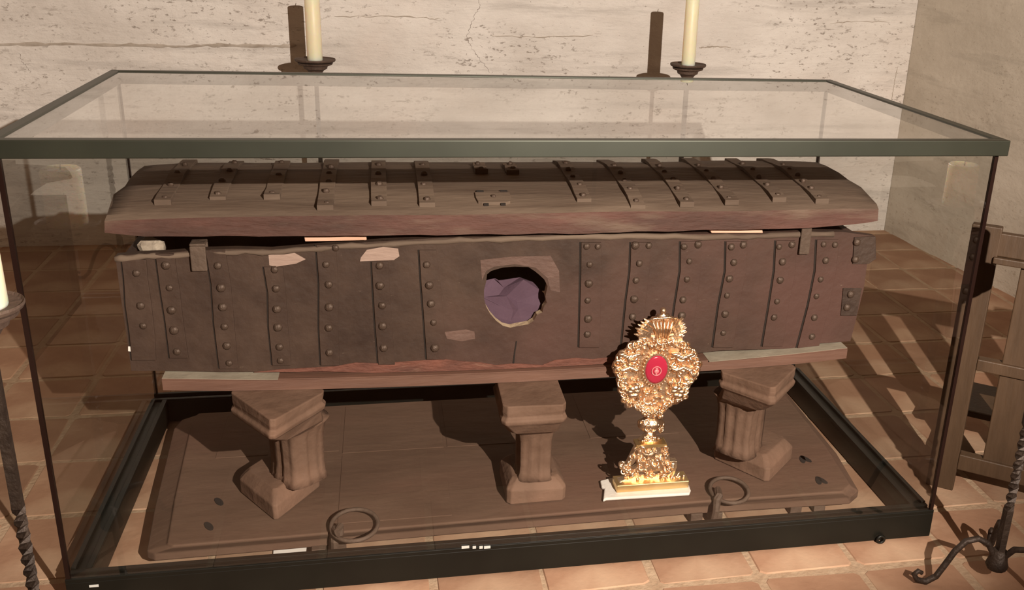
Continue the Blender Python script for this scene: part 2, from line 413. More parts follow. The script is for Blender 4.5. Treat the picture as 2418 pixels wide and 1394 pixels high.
# ------------------------------------------------------------------ display case
W2, D, H, HB = 1.1, 1.007, 1.099, .086
O = .0126
case = empty('display_case', (0, D/2, 0), 'long glass display case with dark green metal frame around the iron-bound chest', 'display case')
tw, th = .026, .037
MB().bx(-W2, W2, 0, tw, H-th, H).build('top_rail', M['frametop'], case, bevel=.002)
MB().bx(-W2, W2, D-tw, D, H-th, H).build('top_rail', M['frametop'], case, bevel=.002)
for s in (-1, 1):
    MB().bx(min(s*W2, s*(W2-tw)), max(s*W2, s*(W2-tw)), tw, D-tw, H-th, H).build('top_rail', M['frametop'], case, bevel=.002)
bw = .046; x1 = W2-O; y0 = O; y1 = D-O
def brail(a, b, axis, outer):
    mb = MB()
    if axis == 'x':   # runs along x at y between
        ya, yb = a
        lo_, hi_ = b
        mb.bx(lo_, hi_, ya, yb, 0.004, HB-.010)
        if outer < 0: mb.bx(lo_, hi_, ya, ya+.012, HB-.011, HB); mb.bx(lo_, hi_, yb-.014, yb, HB-.011, HB-.004)
        else: mb.bx(lo_, hi_, yb-.012, yb, HB-.011, HB); mb.bx(lo_, hi_, ya, ya+.014, HB-.011, HB-.004)
    else:
        xa, xb = a; lo_, hi_ = b
        mb.bx(xa, xb, lo_, hi_, 0.004, HB-.010)
        if outer < 0: mb.bx(xa, xa+.012, lo_, hi_, HB-.011, HB); mb.bx(xb-.014, xb, lo_, hi_, HB-.011, HB-.004)
        else: mb.bx(xb-.012, xb, lo_, hi_, HB-.011, HB); mb.bx(xa, xa+.014, lo_, hi_, HB-.011, HB-.004)
    return mb.build('base_rail', M['frame'], case, bevel=.0015)
brail((y0, y0+bw), (-x1, x1), 'x', -1)
brail((y1-bw, y1), (-x1, x1), 'x', 1)
brail((-x1, -x1+bw), (y0+bw, y1-bw), 'y', -1)
brail((x1-bw, x1), (y0+bw, y1-bw), 'y', 1)
gz0, gz1 = HB-.008, H-th+.004
pt = .0095
for sx in (-1, 1):
    for yy in (y0+.002, y1-.002-pt):
        xa = sx*(x1-.002); xb = sx*(x1-.002-pt)
        MB().bx(min(xa, xb), max(xa, xb), yy, yy+pt, gz0, gz1).build('corner_post', M['postm'], case)
g = .006
MB().bx(-x1+.013, x1-.013, y0+.003, y0+.003+g, gz0, gz1).build('glass_pane', M['glass'], case)
MB().bx(-x1+.013, x1-.013, y1-.003-g, y1-.003, gz0, gz1).build('glass_pane', M['glass'], case)
for s in (-1, 1):
    xa = s*(x1-.003); xb = s*(x1-.003-g)
    MB().bx(min(xa, xb), max(xa, xb), y0+.013, y1-.013, gz0, gz1).build('glass_pane', M['glass'], case)
MB().bx(-W2+tw, W2-tw, tw, D-tw, H-.010, H-.003).build('glass_pane', M['topglass'], case)
for (a, b) in ((1090,1108), (1116,1124), (1132,1140), (1143,1158)):  # tiny white marks on the front base rail
    p = at(a, 1294, Y=y0-.0006); q = at(b, 1292, Y=y0-.0006)
    MB().bx(p.x, q.x, y0-.0012, y0+.0005, p.z-.003, p.z+.004).build('white_dash', M['marks'], case, label='tiny white mark')
p = at(222, 1384, Y=y0)
MB().bx(p.x-.010, p.x+.010, y0-.0012, y0+.001, p.z-.003, p.z+.003).build('white_dash', M['marks'], case, label='tiny white mark')
p = at(2083, 1282, Z=.008)
MB().torus((p.x, y0-.008, .012), .010, .004, Matrix.Rotation(PI/2, 3, 'X'), 16, 8).build('levelling_foot', M['frame'], case, smooth=True)

# ------------------------------------------------------------------ platform
ST = .08
plat = empty('platform', (0, .5, 0), 'low dark wooden platform with two iron rings lying on the tiles', 'platform')
bot = [(-.945,.157),(-.925,.143),(-.67,.147),(-.20,.158),(.46,.166),(.915,.155),(.955,.187),(.985,.40),(.995,.865),(.3,.87),(-.4,.865),(-.985,.86),(-.998,.80),(-.965,.35)]
top = [(-.895,.142),(-.880,.128),(-.67,.131),(-.20,.138),(.46,.150),(.885,.145),(.925,.178),(.950,.40),(.965,.850),(.3,.855),(-.4,.85),(-.935,.845),(-.945,.79),(-.915,.35)]
mb = MB()
def ringat(P, z, ins=0): return [(x*(1-ins), .5+(y-.5)*(1-ins), z) for x, y in P]
mb.loft([ringat(bot, .03), ringat(bot, .052), ringat(top, ST-.006), ringat(top, ST, .004)])
body = mb.build('slab', M['slab'], plat, bevel=.003)
# three wide planks let into the top: thin raised boards with joints between
for (xa, xb, ya, yb) in ((-.84,-.50,.55,.835), (-.49,-.20,.17,.52), (-.49,-.20,.535,.835), (-.19,.08,.535,.835), (.24,.52,.535,.835)):
    MB().bx(xa, xb, ya, yb, ST-.002, ST+.0016).build('plank', M['slab'], plat, bevel=.001)
for (px, py) in ((752,1300),(800,1298),(1645,1216),(1692,1214),(1880,1195),(1936,1188)):
    p = at(px, py, Z=.03)
    MB().bx(p.x-.017, p.x+.017, p.y-.004, p.y+.035, .004, .034).build('lug', M['irondust'], plat, bevel=.002)
for (x, y) in ((-.9,.8), (.93,.8), (-.9,.25), (.88,.25), (0,.8)):
    MB().bx(x-.03, x+.03, y-.03, y+.03, 0, .032).build('foot_block', M['slab'], plat)
def slot(px, py, ang):
    p = at(px, py, Z=ST); mb = MB(); n = 10; R_ = Matrix.Rotation(ang, 3, 'Z')
    mb.loft([[p+R_ @ Vector((.009*math.cos(2*PI*k/n), .022*math.sin(2*PI*k/n), z)) for k in range(n)] for z in (-.001, .0018)])
    mb.build('peg_slot', M['slot'], plat)
for a in ((517,1186,.5), (493,1244,.5), (1895,1086,-.3), (1933,1136,-.3)): slot(*a)
for a in ((1903,1085,.4), (1940,1135,.4)): slot(*a)
def ring_handle(cx, cy, sx, sy, rr):
    c = at(cx, cy, Z=ST+.012); s_ = at(sx, sy, Z=ST+.004)
    Mt = Matrix.Rotation(.16, 3, 'X')
    o = MB().torus(c, rr, .0055, Mt, 32, 8).build('ring_handle', M['irondust'], plat, smooth=True)
    f = .137 if s_.x < 0 else .145
    st = MB().tube([Vector((s_.x+.012, s_.y+.030, ST-.005)), Vector((s_.x+.012, s_.y+.030, ST+.018)), Vector((s_.x+.006, s_.y, ST+.017)),
                    Vector((s_.x, f-.006, ST+.010)), Vector((s_.x-.002, f-.012, ST-.02)), Vector((s_.x-.004, f-.004, .020))],
                   [.009,.010,.011,.011,.010,.009], 8).build('staple', M['irondust'], o)
ring_handle(837, 1240, 790, 1272, .058)
ring_handle(1722, 1158, 1692, 1182, .053)
tag(MB().box((at(700,1312,Z=0).x, at(700,1327,Z=0).y+.048, .0045), (.115,.10,.003), .06).build('paper_sheet', M['paper']),
    'white paper sheet on the floor under the platform edge', 'paper')

# ------------------------------------------------------------------ pedestals
PT0 = .437
def octa(c, hx, hy, ch, rz, z, flute=0):
    P = []
    R_ = Matrix.Rotation(rz, 3, 'Z')
    for sx, sy in ((-1,-1),(1,-1),(1,1),(-1,1)):
        a = (sx*hx, sy*(hy-ch)); b = (sx*(hx-ch), sy*hy)
        P += [a, b] if sx*sy > 0 else [b, a]
    return [Vector((c[0], c[1], z))+R_ @ Vector((x, y, 0)) for x, y in P]
def fluted(c, hx, hy, rz, z, dep):
    R_ = Matrix.Rotation(rz, 3, 'Z'); P = []; n = 40
    for k in range(n):
        a = 2*PI*k/n
        ca, sa = math.cos(a), math.sin(a)
        e = 4.5
        r = (abs(ca)**e+abs(sa)**e)**(-1/e)
        f = 1-dep*(.5+.5*math.cos(a*12))
        P.append(Vector((c[0], c[1], z))+R_ @ Vector((hx*r*ca*f, hy*r*sa*f, 0)))
    return P
def rough(o, amt, sc, zmin=None):
    for v in o.data.vertices:
        v.co += Vector(mnoise.noise_vector(v.co*sc))*amt
        if zmin is not None: v.co.z = max(v.co.z, zmin)
def sag(x): return -.036*max(0, 1-(x/.93)**2)
def squeeze(ring, c, q):
    return [Vector((c[0]+(p.x-c[0])*q[0], c[1]+(p.y-c[1])*q[1], p.z)) for p in ring]
def pedestal(cb, rb, hb, qb, cs, rs, hs, cc, rc, hc, qc, label):
    PT = PT0+sag(cc[0]); z = ST+.0022
    e = empty('pedestal', (cb[0], cb[1], z), label, 'pedestal', 'carved pedestals carrying the chest board')
    B = lambda k, zz, ch=.012: squeeze(octa(cb, hb*k, hb*k, ch, rb, zz), cb, qb)
    o = MB().loft([B(1, z+.0005), B(1, z+.018), B(1, z+.040), B(.94, z+.047), B(.86, z+.056), B(.74, z+.066)]).build('base', M['ped'], e, bevel=.003)
    rough(o, .004, 14, .0004)
    F = lambda k, zz, d: fluted(cs, hs*k, hs*k*1.1, rs, zz, d)
    zt = PT-.115
    o = MB().loft([F(1.08, z+.058, .02), F(1, z+.078, .15), F(.98, (z+zt)/2, .16), F(1, zt-.03, .16), F(1.10, zt, .06), F(1.25, zt+.016, .0)]).build('shaft', M['ped'], e, smooth=True)
    rough(o, .003, 20)
    Cc = lambda k, zz, ch=.013: squeeze(octa(cc, hc*k, hc*k, ch, rc, zz), cc, qc)
    low = fluted(cs, hs*1.15, hs*1.2, rs, zt-.004, 0)
    mid = []
    ring8 = Cc(.90, zt+.055)
    o8 = squeeze(octa(cs, hs*1.1, hs*1.15, .02, rc, zt), cs, (1, 1))
    o = MB().loft([o8, [(a*.45+b*.55) for a, b in zip(o8, Cc(.90, zt+.040))], ring8, Cc(.98, zt+.064), Cc(1.0, zt+.074), Cc(.93, zt+.082), Cc(.95, zt+.094), Cc(.95, PT-.001)]).build('capital', M['ped'], e, bevel=.003)
    rough(o, .005, 12)
    for v in o.data.vertices:
        if v.co.z > PT-z-.012: v.co.z = PT0+sag(v.co.x+cb[0])-z-.0015
    return e
R45 = math.radians(45)
pedestal((-.645,.362), R45, .116, (.66,1.0), (-.592,.322), math.radians(40), .056, (-.622,.265), R45, .122, (.70,1.0),
         'carved stone pedestal turned cornerwise under the left end of the chest')
pedestal((.026,.285), 0, .088, (.92,1.0), (.024,.262), 0, .048, (.008,.250), 0, .105, (.82,1.10),
         'carved stone pedestal standing square under the middle of the chest')
pedestal((.694,.358), math.radians(40), .104, (.84,1.0), (.628,.315), math.radians(42), .054, (.642,.262), math.radians(42), .098, (.84,1.0),
         'carved stone pedestal beside the gilt reliquary under the right end of the chest')

# ------------------------------------------------------------------ board under the chest
BZ0, BZ1 = .437, .468
brd = empty('support_board', (0, .5, BZ0), 'reddish brown wooden board with pale lining carrying the chest', 'board')
xl = at(383, 905, Y=.262).x; xr = at(1998, 850, Y=.262).x
def bent(y00, y1_, z0_, z1_):
    mb = MB(); rings = []
    for k in range(25):
        x = xl+(xr-xl)*k/24; d = sag(x); y0_ = y00+.020*max(0, 1-(x/.75)**2)
        rings.append([(x, y0_, z0_+d), (x, y1_, z0_+d), (x, y1_, z1_+d), (x, y0_, z1_+d)])
    return mb.loft(rings)
bent(.262, .79, BZ0, BZ1-.004).build('plank', M['board'], brd)
bent(.264, .79, BZ1-.0042, BZ1-.001).build('top_skin', M['board'], brd)
for a_, b_ in ((xl, -.62), (.50, xr)):
    mb = MB()
    mb.loft([[(x, .2645, BZ1-.001+sag(x)), (x, .79, BZ1-.001+sag(x)), (x, .79, BZ1+sag(x)), (x, .2645, BZ1+sag(x))] for x in [a_+(b_-a_)*k/8 for k in range(9)]]).build('lining', M['boardtop'], brd)

# ------------------------------------------------------------------ chest
CY = .30
chest = empty('chest', (0, .52, BZ1), 'long dark leather-covered chest with riveted iron straps and a hole in front', 'chest')
topl = [(272,605),(330,600),(400,597),(480,590),(560,588),(640,590),(760,580),(900,570),(1020,563),(1150,560),(1280,555),(1400,551),(1560,552),(1690,553),(1790,553),(1900,547),(1990,548),(2066,558)]
botl = [(2066,612),(2048,620),(2040,680),(2020,760),(2008,806),(1925,812),(1905,838),(1850,834),(1770,826),(1700,828),(1600,840),(1480,852),(1400,868),(1300,872),(1180,880),(1000,886),(880,886),(760,878),(640,878),(520,879),(400,876),(310,876),(300,800),(285,700)]
def xz(p, Y): q = at(p[0], p[1], Y=Y); return (q.x, q.z)
outer = [xz(p, CY) for p in topl]+[xz(p, CY) for p in botl]
clampz = lambda P_: [(x, max(z, BZ1+sag(x)+.0008)) for x, z in P_]
outer = clampz(outer)
hole_px = [(1150,648),(1160,640),(1170,637),(1188,632),(1215,630),(1248,631),(1262,640),(1272,648),(1285,660),(1293,676),(1288,700),(1291,715),(1283,728),(1281,738),(1268,744),(1260,758),(1248,766),(1225,770),(1205,774),(1188,770),(1172,758),(1158,742),(1148,725),(1143,705),(1143,685),(1148,665)]
hole = [xz(p, CY) for p in hole_px]
outer.reverse()
mb = MB().prism_xz(outer, CY, CY+.024, [hole])
fp = mb.build('front_panel', [M['leather'], M['palewood']], chest)
hc = Vector((sum(h[0] for h in hole)/len(hole), 0, sum(h[1] for h in hole)/len(hole)))-chest.location
for p in fp.data.polygons:
    if len(p.vertices) == 4 and abs(p.normal.y) < .3 and (Vector((p.center.x, 0, p.center.z))-Vector((hc.x, 0, hc.z))).length < .12: p.material_index = 1
TZ = .772
cl, cr = at(300,740,Y=CY).x, at(2035,700,Y=CY).x
MB().bx(cl+.003, cl+.024, CY+.0245, .785, BZ1+.0005, TZ-.01).build('side_panel', M['leather'], chest, bevel=.002)
MB().bx(cr-.03, cr-.008, CY+.0245, .785, BZ1+.0005, TZ-.006).build('side_panel', M['leather'], chest, bevel=.002)
MB().bx(cl+.003, cr-.008, .7855, .800, BZ1+.0005, TZ+.015).build('back_panel', M['leather'], chest, bevel=.002)
mb = MB(); rings = []
for k in range(21):
    x = cl+.025+(cr-.031-cl-.025)*k/20; d = sag(x)
    rings.append([(x, CY+.0245, BZ1+.0008+d), (x, .785, BZ1+.0008+d), (x, .785, BZ1+.018+d), (x, CY+.0245, BZ1+.018+d)])
mb.loft(rings).build('bottom_panel', M['leather'], chest)

def quad_patch(name, pxs, Y, thick, mat_, parent, label=None, bevel=0):
    P = clampz([xz(p, Y) for p in pxs])
    A = sum(P[i][0]*P[(i+1) % len(P)][1]-P[(i+1) % len(P)][0]*P[i][1] for i in range(len(P)))
    if A < 0: P.reverse()
    return MB().prism_xz(P, Y-thick, Y+.001, []).build(name, mat_, parent, label=label, bevel=bevel)
# bare and reddish wood where the leather is gone
quad_patch('exposed_wood', [(634,600),(690,594),(722,612),(700,622),(650,630),(636,626)], CY, .0018, M['barewood'], chest, 'pale bare wood where leather has torn')
quad_patch('exposed_wood', [(866,590),(905,583),(940,587),(943,605),(930,614),(850,617),(852,608)], CY, .0018, M['barewood'], chest, 'pale bare wood where leather has torn')
quad_patch('exposed_wood', [(600,879),(660,872),(720,869),(790,865),(840,856),(900,858),(980,852),(1050,848),(1085,852),(1135,856),(1170,862),(1215,858),(1280,862),(1310,850),(1360,845),(1400,848),(1440,843),(1475,846),(1440,858),(1400,866),(1300,871),(1180,878),(1000,884),(880,884),(760,877)], CY, .0022, M['redwood'], chest, 'raw reddish wood along the torn lower edge')
quad_patch('exposed_wood', [(1134,614),(1210,606),(1300,604),(1320,640),(1322,690),(1300,686),(1292,656),(1264,632),(1216,624),(1166,630),(1148,640),(1138,662)], CY, .0008, M['worn'], chest, 'worn reddish wood beside the hole')
quad_patch('exposed_wood', [(1050,784),(1100,778),(1120,783),(1122,800),(1090,806),(1055,800)], CY, .001, M['worn'], chest, 'worn reddish patch below the hole')
quad_patch('chip', [(303,818),(312,818),(317,824),(312,830),(303,829)], CY, .002, M['paper'], chest, 'small white chip in the leather')
quad_patch('crack', [(1218,806),(1221,806),(1217,830),(1214,860),(1210,860),(1214,830)], CY, .0015, M['slot'], chest)

rv = MB().sphere((0,0,0), .0102, 10, 6, (1,.62,1)).build('rivet', M['rivet'], smooth=True)
RIV = rv.data; bpy.data.objects.remove(rv)
def rivet(parent, p, s=1):
    return inst('rivet', RIV, parent, p, rot=(rnd.uniform(-.2,.2), 0, rnd.uniform(-.2,.2)), scale=(s*rnd.uniform(.85,1.15),)*3)
def strap(pts, riv, wl_=20, wr_=26):
    """pts: centre line px top->bottom; riv: rivets px"""
    Lp = [(x-wl_+rnd.uniform(-2,2), y) for x, y in pts]; Rp = [(x+wr_+rnd.uniform(-2,2), y) for x, y in pts]
    s = quad_patch('strap', Lp+Rp[::-1], CY, .0052, M['leather'], chest, bevel=.0012)
    quad_patch('edge_shade', [(x-3.6, y) for x, y in Lp]+[(x+.8, y) for x, y in Lp[::-1]], CY, .0012, M['slot'], s)  # shade along the strap's left edge, put into a dark strip's colour
    for (x, y) in riv: 
        q = at(x, y, Y=CY-.0052); rivet(s, q)
    return s
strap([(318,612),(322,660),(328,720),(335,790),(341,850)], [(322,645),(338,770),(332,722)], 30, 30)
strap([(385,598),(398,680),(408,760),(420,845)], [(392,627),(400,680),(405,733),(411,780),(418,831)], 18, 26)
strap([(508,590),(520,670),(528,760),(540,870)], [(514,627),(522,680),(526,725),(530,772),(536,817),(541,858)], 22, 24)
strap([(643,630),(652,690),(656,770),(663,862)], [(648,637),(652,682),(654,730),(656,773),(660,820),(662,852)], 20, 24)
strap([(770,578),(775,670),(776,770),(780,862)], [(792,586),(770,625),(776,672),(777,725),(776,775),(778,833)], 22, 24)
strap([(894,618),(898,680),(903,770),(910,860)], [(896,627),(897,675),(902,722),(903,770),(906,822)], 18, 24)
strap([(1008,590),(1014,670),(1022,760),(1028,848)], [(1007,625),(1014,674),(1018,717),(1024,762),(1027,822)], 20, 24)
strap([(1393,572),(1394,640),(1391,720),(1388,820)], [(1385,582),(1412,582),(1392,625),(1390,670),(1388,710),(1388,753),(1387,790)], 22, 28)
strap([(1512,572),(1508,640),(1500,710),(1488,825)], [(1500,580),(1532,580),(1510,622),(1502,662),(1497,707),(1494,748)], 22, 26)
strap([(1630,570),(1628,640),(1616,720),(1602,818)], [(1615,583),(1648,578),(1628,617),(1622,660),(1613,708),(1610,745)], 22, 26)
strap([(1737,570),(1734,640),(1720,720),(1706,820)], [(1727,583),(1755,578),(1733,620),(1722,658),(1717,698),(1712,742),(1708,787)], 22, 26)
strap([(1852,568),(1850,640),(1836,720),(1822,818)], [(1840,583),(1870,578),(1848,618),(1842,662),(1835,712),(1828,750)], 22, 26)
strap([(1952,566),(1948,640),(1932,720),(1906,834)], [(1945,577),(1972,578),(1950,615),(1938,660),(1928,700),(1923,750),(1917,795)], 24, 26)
s = quad_patch('corner_plate', [(2016,560),(2066,558),(2067,610),(2050,622),(2012,622)], CY, .0055, M['iron'], chest, bevel=.0015)
for q in ((2024,572), (2020,613)): rivet(s, at(*q, Y=CY-.005))
s = quad_patch('corner_plate', [(1990,680),(2034,680),(2022,745),(1984,745)], CY, .004, M['iron'], chest, bevel=.0015)
for q in ((2009,695), (2000,726)): rivet(s, at(*q, Y=CY-.0045))
# iron clasps hooked over the rim
def clasp(px, y0_, y1_, wpx, up):
    a = at(px, y0_, Y=CY-.008); b = at(px+8, y1_, Y=CY-.008); wv = wpx/900
    mb = MB(); mb.bx(a.x-wv, a.x+wv, CY-.013, CY-.005, b.z, a.z)
    mb.bx(a.x-wv, a.x+wv, CY-.013, CY+.030, a.z, a.z+.006)
    mb.bx(a.x-wv, a.x+wv, CY+.024, CY+.030, a.z-up, a.z+.001)
    mb.build('clasp', M['irondust'], chest, bevel=.0025, label='iron clasp hooked over the rim')
clasp(466, 581, 640, 16, .03)
clasp(1905, 535, 600, 13, .02)
# top lip: rolled leather edge with dust
mb = MB()
P = [at(a[0]*(1-t)+b[0]*t, a[1]*(1-t)+b[1]*t+7+rnd.uniform(-2,2), Y=CY+.001) for a, b in zip(topl[:-2], topl[1:-1]) for t in (0, .25, .5, .75)]
mb.tube(P, [.0050+.0045*rnd.random() for _ in P], 8).build('rim_edge', M['lid'], chest, smooth=True)

# cloth inside
cl_o = empty('purple_cloth', (at(1215,740,Y=.4).x, .40, BZ1+.019), 'crumpled purple cloth seen through the hole in the chest', 'cloth')
cv = {  # px positions with depth of the folds
 'a': (1120,770,.335), 'b': (1120,690,.345), 'c': (1142,702,.345), 'd': (1176,664,.36), 'e': (1228,655,.37), 'f': (1236,661,.35), 'g': (1282,690,.36), 'h': (1310,720,.355),
 'i': (1178,697,.352), 'j': (1196,700,.338), 'k': (1220,712,.346), 'l': (1224,730,.330), 'm': (1268,722,.338), 'n': (1290,760,.335), 'o': (1212,735,.335), 'p': (1206,758,.331),
 'q': (1160,748,.336), 'r': (1180,775,.334), 's': (1240,790,.333), 't': (1150,676,.362), 'u': (1125,668,.37), 'v': (1165,658,.372), 'w': (1300,800,.34), 'x': (1120,800,.34), 'y': (1258,666,.372), 'z': (1190,680,.362)}
ks = list(cv); V = [at(cv[k][0], cv[k][1], Y=cv[k][2]) for k in ks]
ix = {k: i for i, k in enumerate(ks)}
fa = ['ctz','cbt','but','utv','zdv','vtz','zed','zfe','zfi','czi','fyg','efy','fgk','fkj','ijf','jki','cij','cjo','jlk','jol','kgm','klm','gmh','mnh','cob','boq','baq','oqp','olp','qpr','qax','axr','qxr'.replace('qxr','qar'),'psr','lps','lms','mns','nws','rsx','swx']
mb = MB(); mb.add(V, [tuple(ix[c] for c in f) for f in fa])
cm = mb.build('cloth', M['purple'], cl_o)
sm = cm.modifiers.new('sub', 'SUBSURF'); sm.subdivision_type = 'SIMPLE'; sm.levels = 2; sm.render_levels = 2
so = cm.modifiers.new('sol', 'SOLIDIFY'); so.thickness = .003
MB().bx(at(1120,800,Y=.36).x, at(1300,800,Y=.36).x, .365, .50, BZ1+.0195, BZ1+.08).build('folded_bulk', M['purple'], cl_o, bevel=.02)

# wedges and rubble propping the lid
def wedge(pxs, Y, d, label):
    P = [xz(p, Y) for p in pxs]
    A = sum(P[i][0]*P[(i+1) % len(P)][1]-P[(i+1) % len(P)][0]*P[i][1] for i in range(len(P)))
    if A < 0: P.reverse()
    o = MB().prism_xz(P, Y, Y+d, []).build('wood_wedge', M['wedge'], bevel=.002); tag(o, label, 'wedge', 'wedges propping up the chest lid')
wedge([(718,559),(864,556),(866,568),(720,571)], CY-.004, .06, 'pale pinkish wooden wedge propping the lid left of the middle')
wedge([(1676,540),(1800,541),(1802,551),(1680,551)], CY-.004, .06, 'pale pinkish wooden wedge propping the lid near the right end')
p = at(358, 582, Y=.362)
mb = MB().sphere(p, .028, 12, 9, (1.1,.6,.72)); o = mb.build('crumpled_lump', M['rubble'])
rough(o, .010, 55); tag(o, 'pale crumpled plaster lump stuffed under the lid at the left corner', 'lump')

# ------------------------------------------------------------------ lid
prof = [(.268,.002),(.276,.036),(.292,.046),(.341,.058),(.40,.067),(.47,.073),(.54,.077),(.62,.078),(.69,.072),(.75,.057),(.795,.030),(.81,.002)]
LB = [(-.972,.831),(-.90,.823),(-.65,.817),(-.257,.813),(.133,.810),(.479,.813),(.712,.812),(.80,.816),(.939,.829)]
def zb(x):
    for (a, za), (b, zb_) in zip(LB, LB[1:]):
        if x <= b: return za+(zb_-za)*max(0, (x-a))/(b-a)
    return LB[-1][1]
def lidz(y, x):
    for (a, za), (b, zb_) in zip(prof, prof[1:]):
        if a <= y <= b:
            return .826+.0*x+za+(zb_-za)*(y-a)/(b-a)
    return .83
NX = 46; rings = []
ring_in = [(.795,.010),(.70,.034),(.60,.052),(.50,.056),(.40,.048),(.33,.034),(.292,.010)]
for i in range(NX+1):
    x = -.972+(1.911)*i/NX
    jr = lambda s: s*mnoise.noise(Vector((x*9, s*100, 3)))
    zb0 = zb(x)
    endf = min(1, (i)/3, (NX-i)/3)
    shrink = .0
    R_ = []
    for k, (y, dz) in enumerate(prof):
        z = .826+dz*(1-.10*max(0, (abs(x-.0)-.80)/.17)**2)
        if k == 0 or k == len(prof)-1: z = zb0+.004*mnoise.noise(Vector((x*12, k, 0)))
        if 0 < k < len(prof)-1: z += .004*mnoise.noise(Vector((x*4, y*9, 1.7)))
        R_.append(Vector((x+(.012*mnoise.noise(Vector((y*14, i, 5))) if i in (0, NX) else 0), y+.004*mnoise.noise(Vector((x*7, k*3, 2))), z)))
    for (y, dz) in ring_in: R_.append(Vector((x, y, max(zb0+.001, .826+dz-.01))))
    rings.append(R_)
lo_ = MB().loft(rings).build('lid', [M['lid'], M['lidband']], chest, label='domed dusty lid propped slightly open')
lid = lo_
for p in lo_.data.polygons:
    n = len(prof)
    if p.center.y+chest.location.y < .281: p.material_index = 1
    p.use_smooth = abs(p.normal.x) < .8 and p.center.y+chest.location.y > .292
def lid_at(px, py):
    best = None; d = (fwd + rgt*((px-PX)/FPX) - upv*((py-PY)/FPX))
    lo2, hi2 = (.284-CAM.y)/d.y, (.66-CAM.y)/d.y
    for k in range(400):
        t = lo2+(hi2-lo2)*k/399; q = CAM+d*t
        if q.z <= lidz(q.y, q.x): return q
    return CAM+d*hi2
def lid_strap(px, py, yend, rivs=4, w=.019, x=None, y0_=None):
    f = lid_at(px, py); x0_ = f.x+.006; ys_ = y0_ if y0_ else f.y
    n = 10; rings = []
    for k in range(n+1):
        y = ys_+(yend-ys_)*k/n
        z = lidz(y, x0_)+.0035
        lift = .008*math.exp(-k*1.2) if k < 3 else 0
        ww = w*(1+.08*mnoise.noise(Vector((y*30, px, 0))))
        z += .003*math.sin(k*1.3+px)
        sl = (lidz(y+.01, x0_)-lidz(y-.01, x0_))/.02
        rings.append([Vector((x0_-ww, y, z-.006)), Vector((x0_+ww, y, z-.006)), Vector((x0_+ww, y, z+.004+lift*.5)), Vector((x0_-ww, y, z+.004+lift*.5))])
    s = MB().loft(rings).build('strap', M['lid'], lid, bevel=.001)
    for k in range(rivs):
        y = ys_+.018+(min(yend, ys_+.30)-ys_-.03)*k/max(1, rivs-1)
        rivet(lid, (x0_+rnd.uniform(-.004,.004), y, lidz(y, x0_)+.0085), .8)
    return s
for a in ((378,486,.70,4),(508,474,.70,4),(636,473,.66,3),(762,499,.70,5),(889,487,.70,4),(1003,488,.70,4),
          (1374,478,.70,5),(1501,497,.72,5),(1617,490,.70,5),(1723,486,.70,5),(1835,478,.70,5),(1936,482,.74,6)):
    lid_strap(*a)
for px in (1132, 1206):
    f = lid_at(px, 411); lid_strap(px, 411, f.y+.09, 2, .017)
f = lid_at(1165, 470)
mb = MB(); rings = []
for y, ww in ((f.y-.028,.030),(f.y-.022,.040),(f.y,.044),(f.y+.030,.044),(f.y+.034,.036)):
    z = lidz(y, f.x)+.001
    rings.append([Vector((f.x-ww, y, z-.004)), Vector((f.x+ww, y, z-.004)), Vector((f.x+ww, y, z+.0045)), Vector((f.x-ww, y, z+.0045))])
lp = mb.loft(rings).build('lock_plate', M['lid'], lid, bevel=.001)
rivet(lid, (f.x, f.y, lidz(f.y, f.x)+.006), .6)
for dx in (-.030, .030):
    MB().box((f.x+dx, f.y+.036, lidz(f.y+.036, f.x)+.002), (.018,.012,.009)).build('lug', M['slot'], lid)
    MB().box((f.x+dx*.7, f.y-.030, lidz(f.y-.030, f.x)+.001), (.012,.008,.007)).build('lug', M['slot'], lid)

# ------------------------------------------------------------------ reliquary
RY = .235
pad = MB(); Z0 = ST+.0030
pp = [at(*q, Z=Z0+.004) for q in ((1424,1184),(1432,1180),(1628,1168),(1631,1160),(1617,1120),(1440,1132),(1417,1138),(1420,1152),(1427,1156))]
pad.loft([[Vector((q.x, q.y, Z0-.0005)) for q in pp], [Vector((q.x, q.y, Z0+.008)) for q in pp]])
tag(pad.build('foam_pad', M['white'], bevel=.003), 'white foam pad under the gilt reliquary on the platform', 'pad')
RZ = Z0+.0085
rel = empty('reliquary', (at(1535,1160,Y=RY).x, RY, RZ), 'ornate gilt reliquary with a red oval medallion standing before the chest', 'reliquary')
def rp(px, py, dy=0): return at(px, py, Y=RY+dy)
bx0, bx1 = rp(1449,1165).x, rp(1617,1155).x
MB().bx(bx0, bx1, RY-.032, RY+.022, RZ, RZ+.022).build('base_plate', M['goldsoft'], rel, bevel=.002)
def outl(pxs, y0_, y1_, name, m_='gold', bevel=.002):
    P = [xz(q, RY) for q in pxs]
    A = sum(P[i][0]*P[(i+1) % len(P)][1]-P[(i+1) % len(P)][0]*P[i][1] for i in range(len(P)))
    if A < 0: P.reverse()
    return MB().prism_xz(P, RY+y0_, RY+y1_, []).build(name, M[m_], rel, bevel=bevel)
BODY = [(1512,806),(1498,812),(1486,814),(1480,828),(1466,836),(1456,850),(1451,866),(1458,882),(1462,900),(1466,922),(1470,948),(1484,956),(1502,955),(1514,972),(1530,976),(1548,976),(1566,970),(1580,956),(1602,952),(1620,940),(1626,915),(1634,898),(1646,882),(1652,860),(1644,838),(1630,826),(1622,812),(1606,808),(1590,800),(1558,796),(1528,800)]
outl(BODY, .004, .016, 'body_plate')
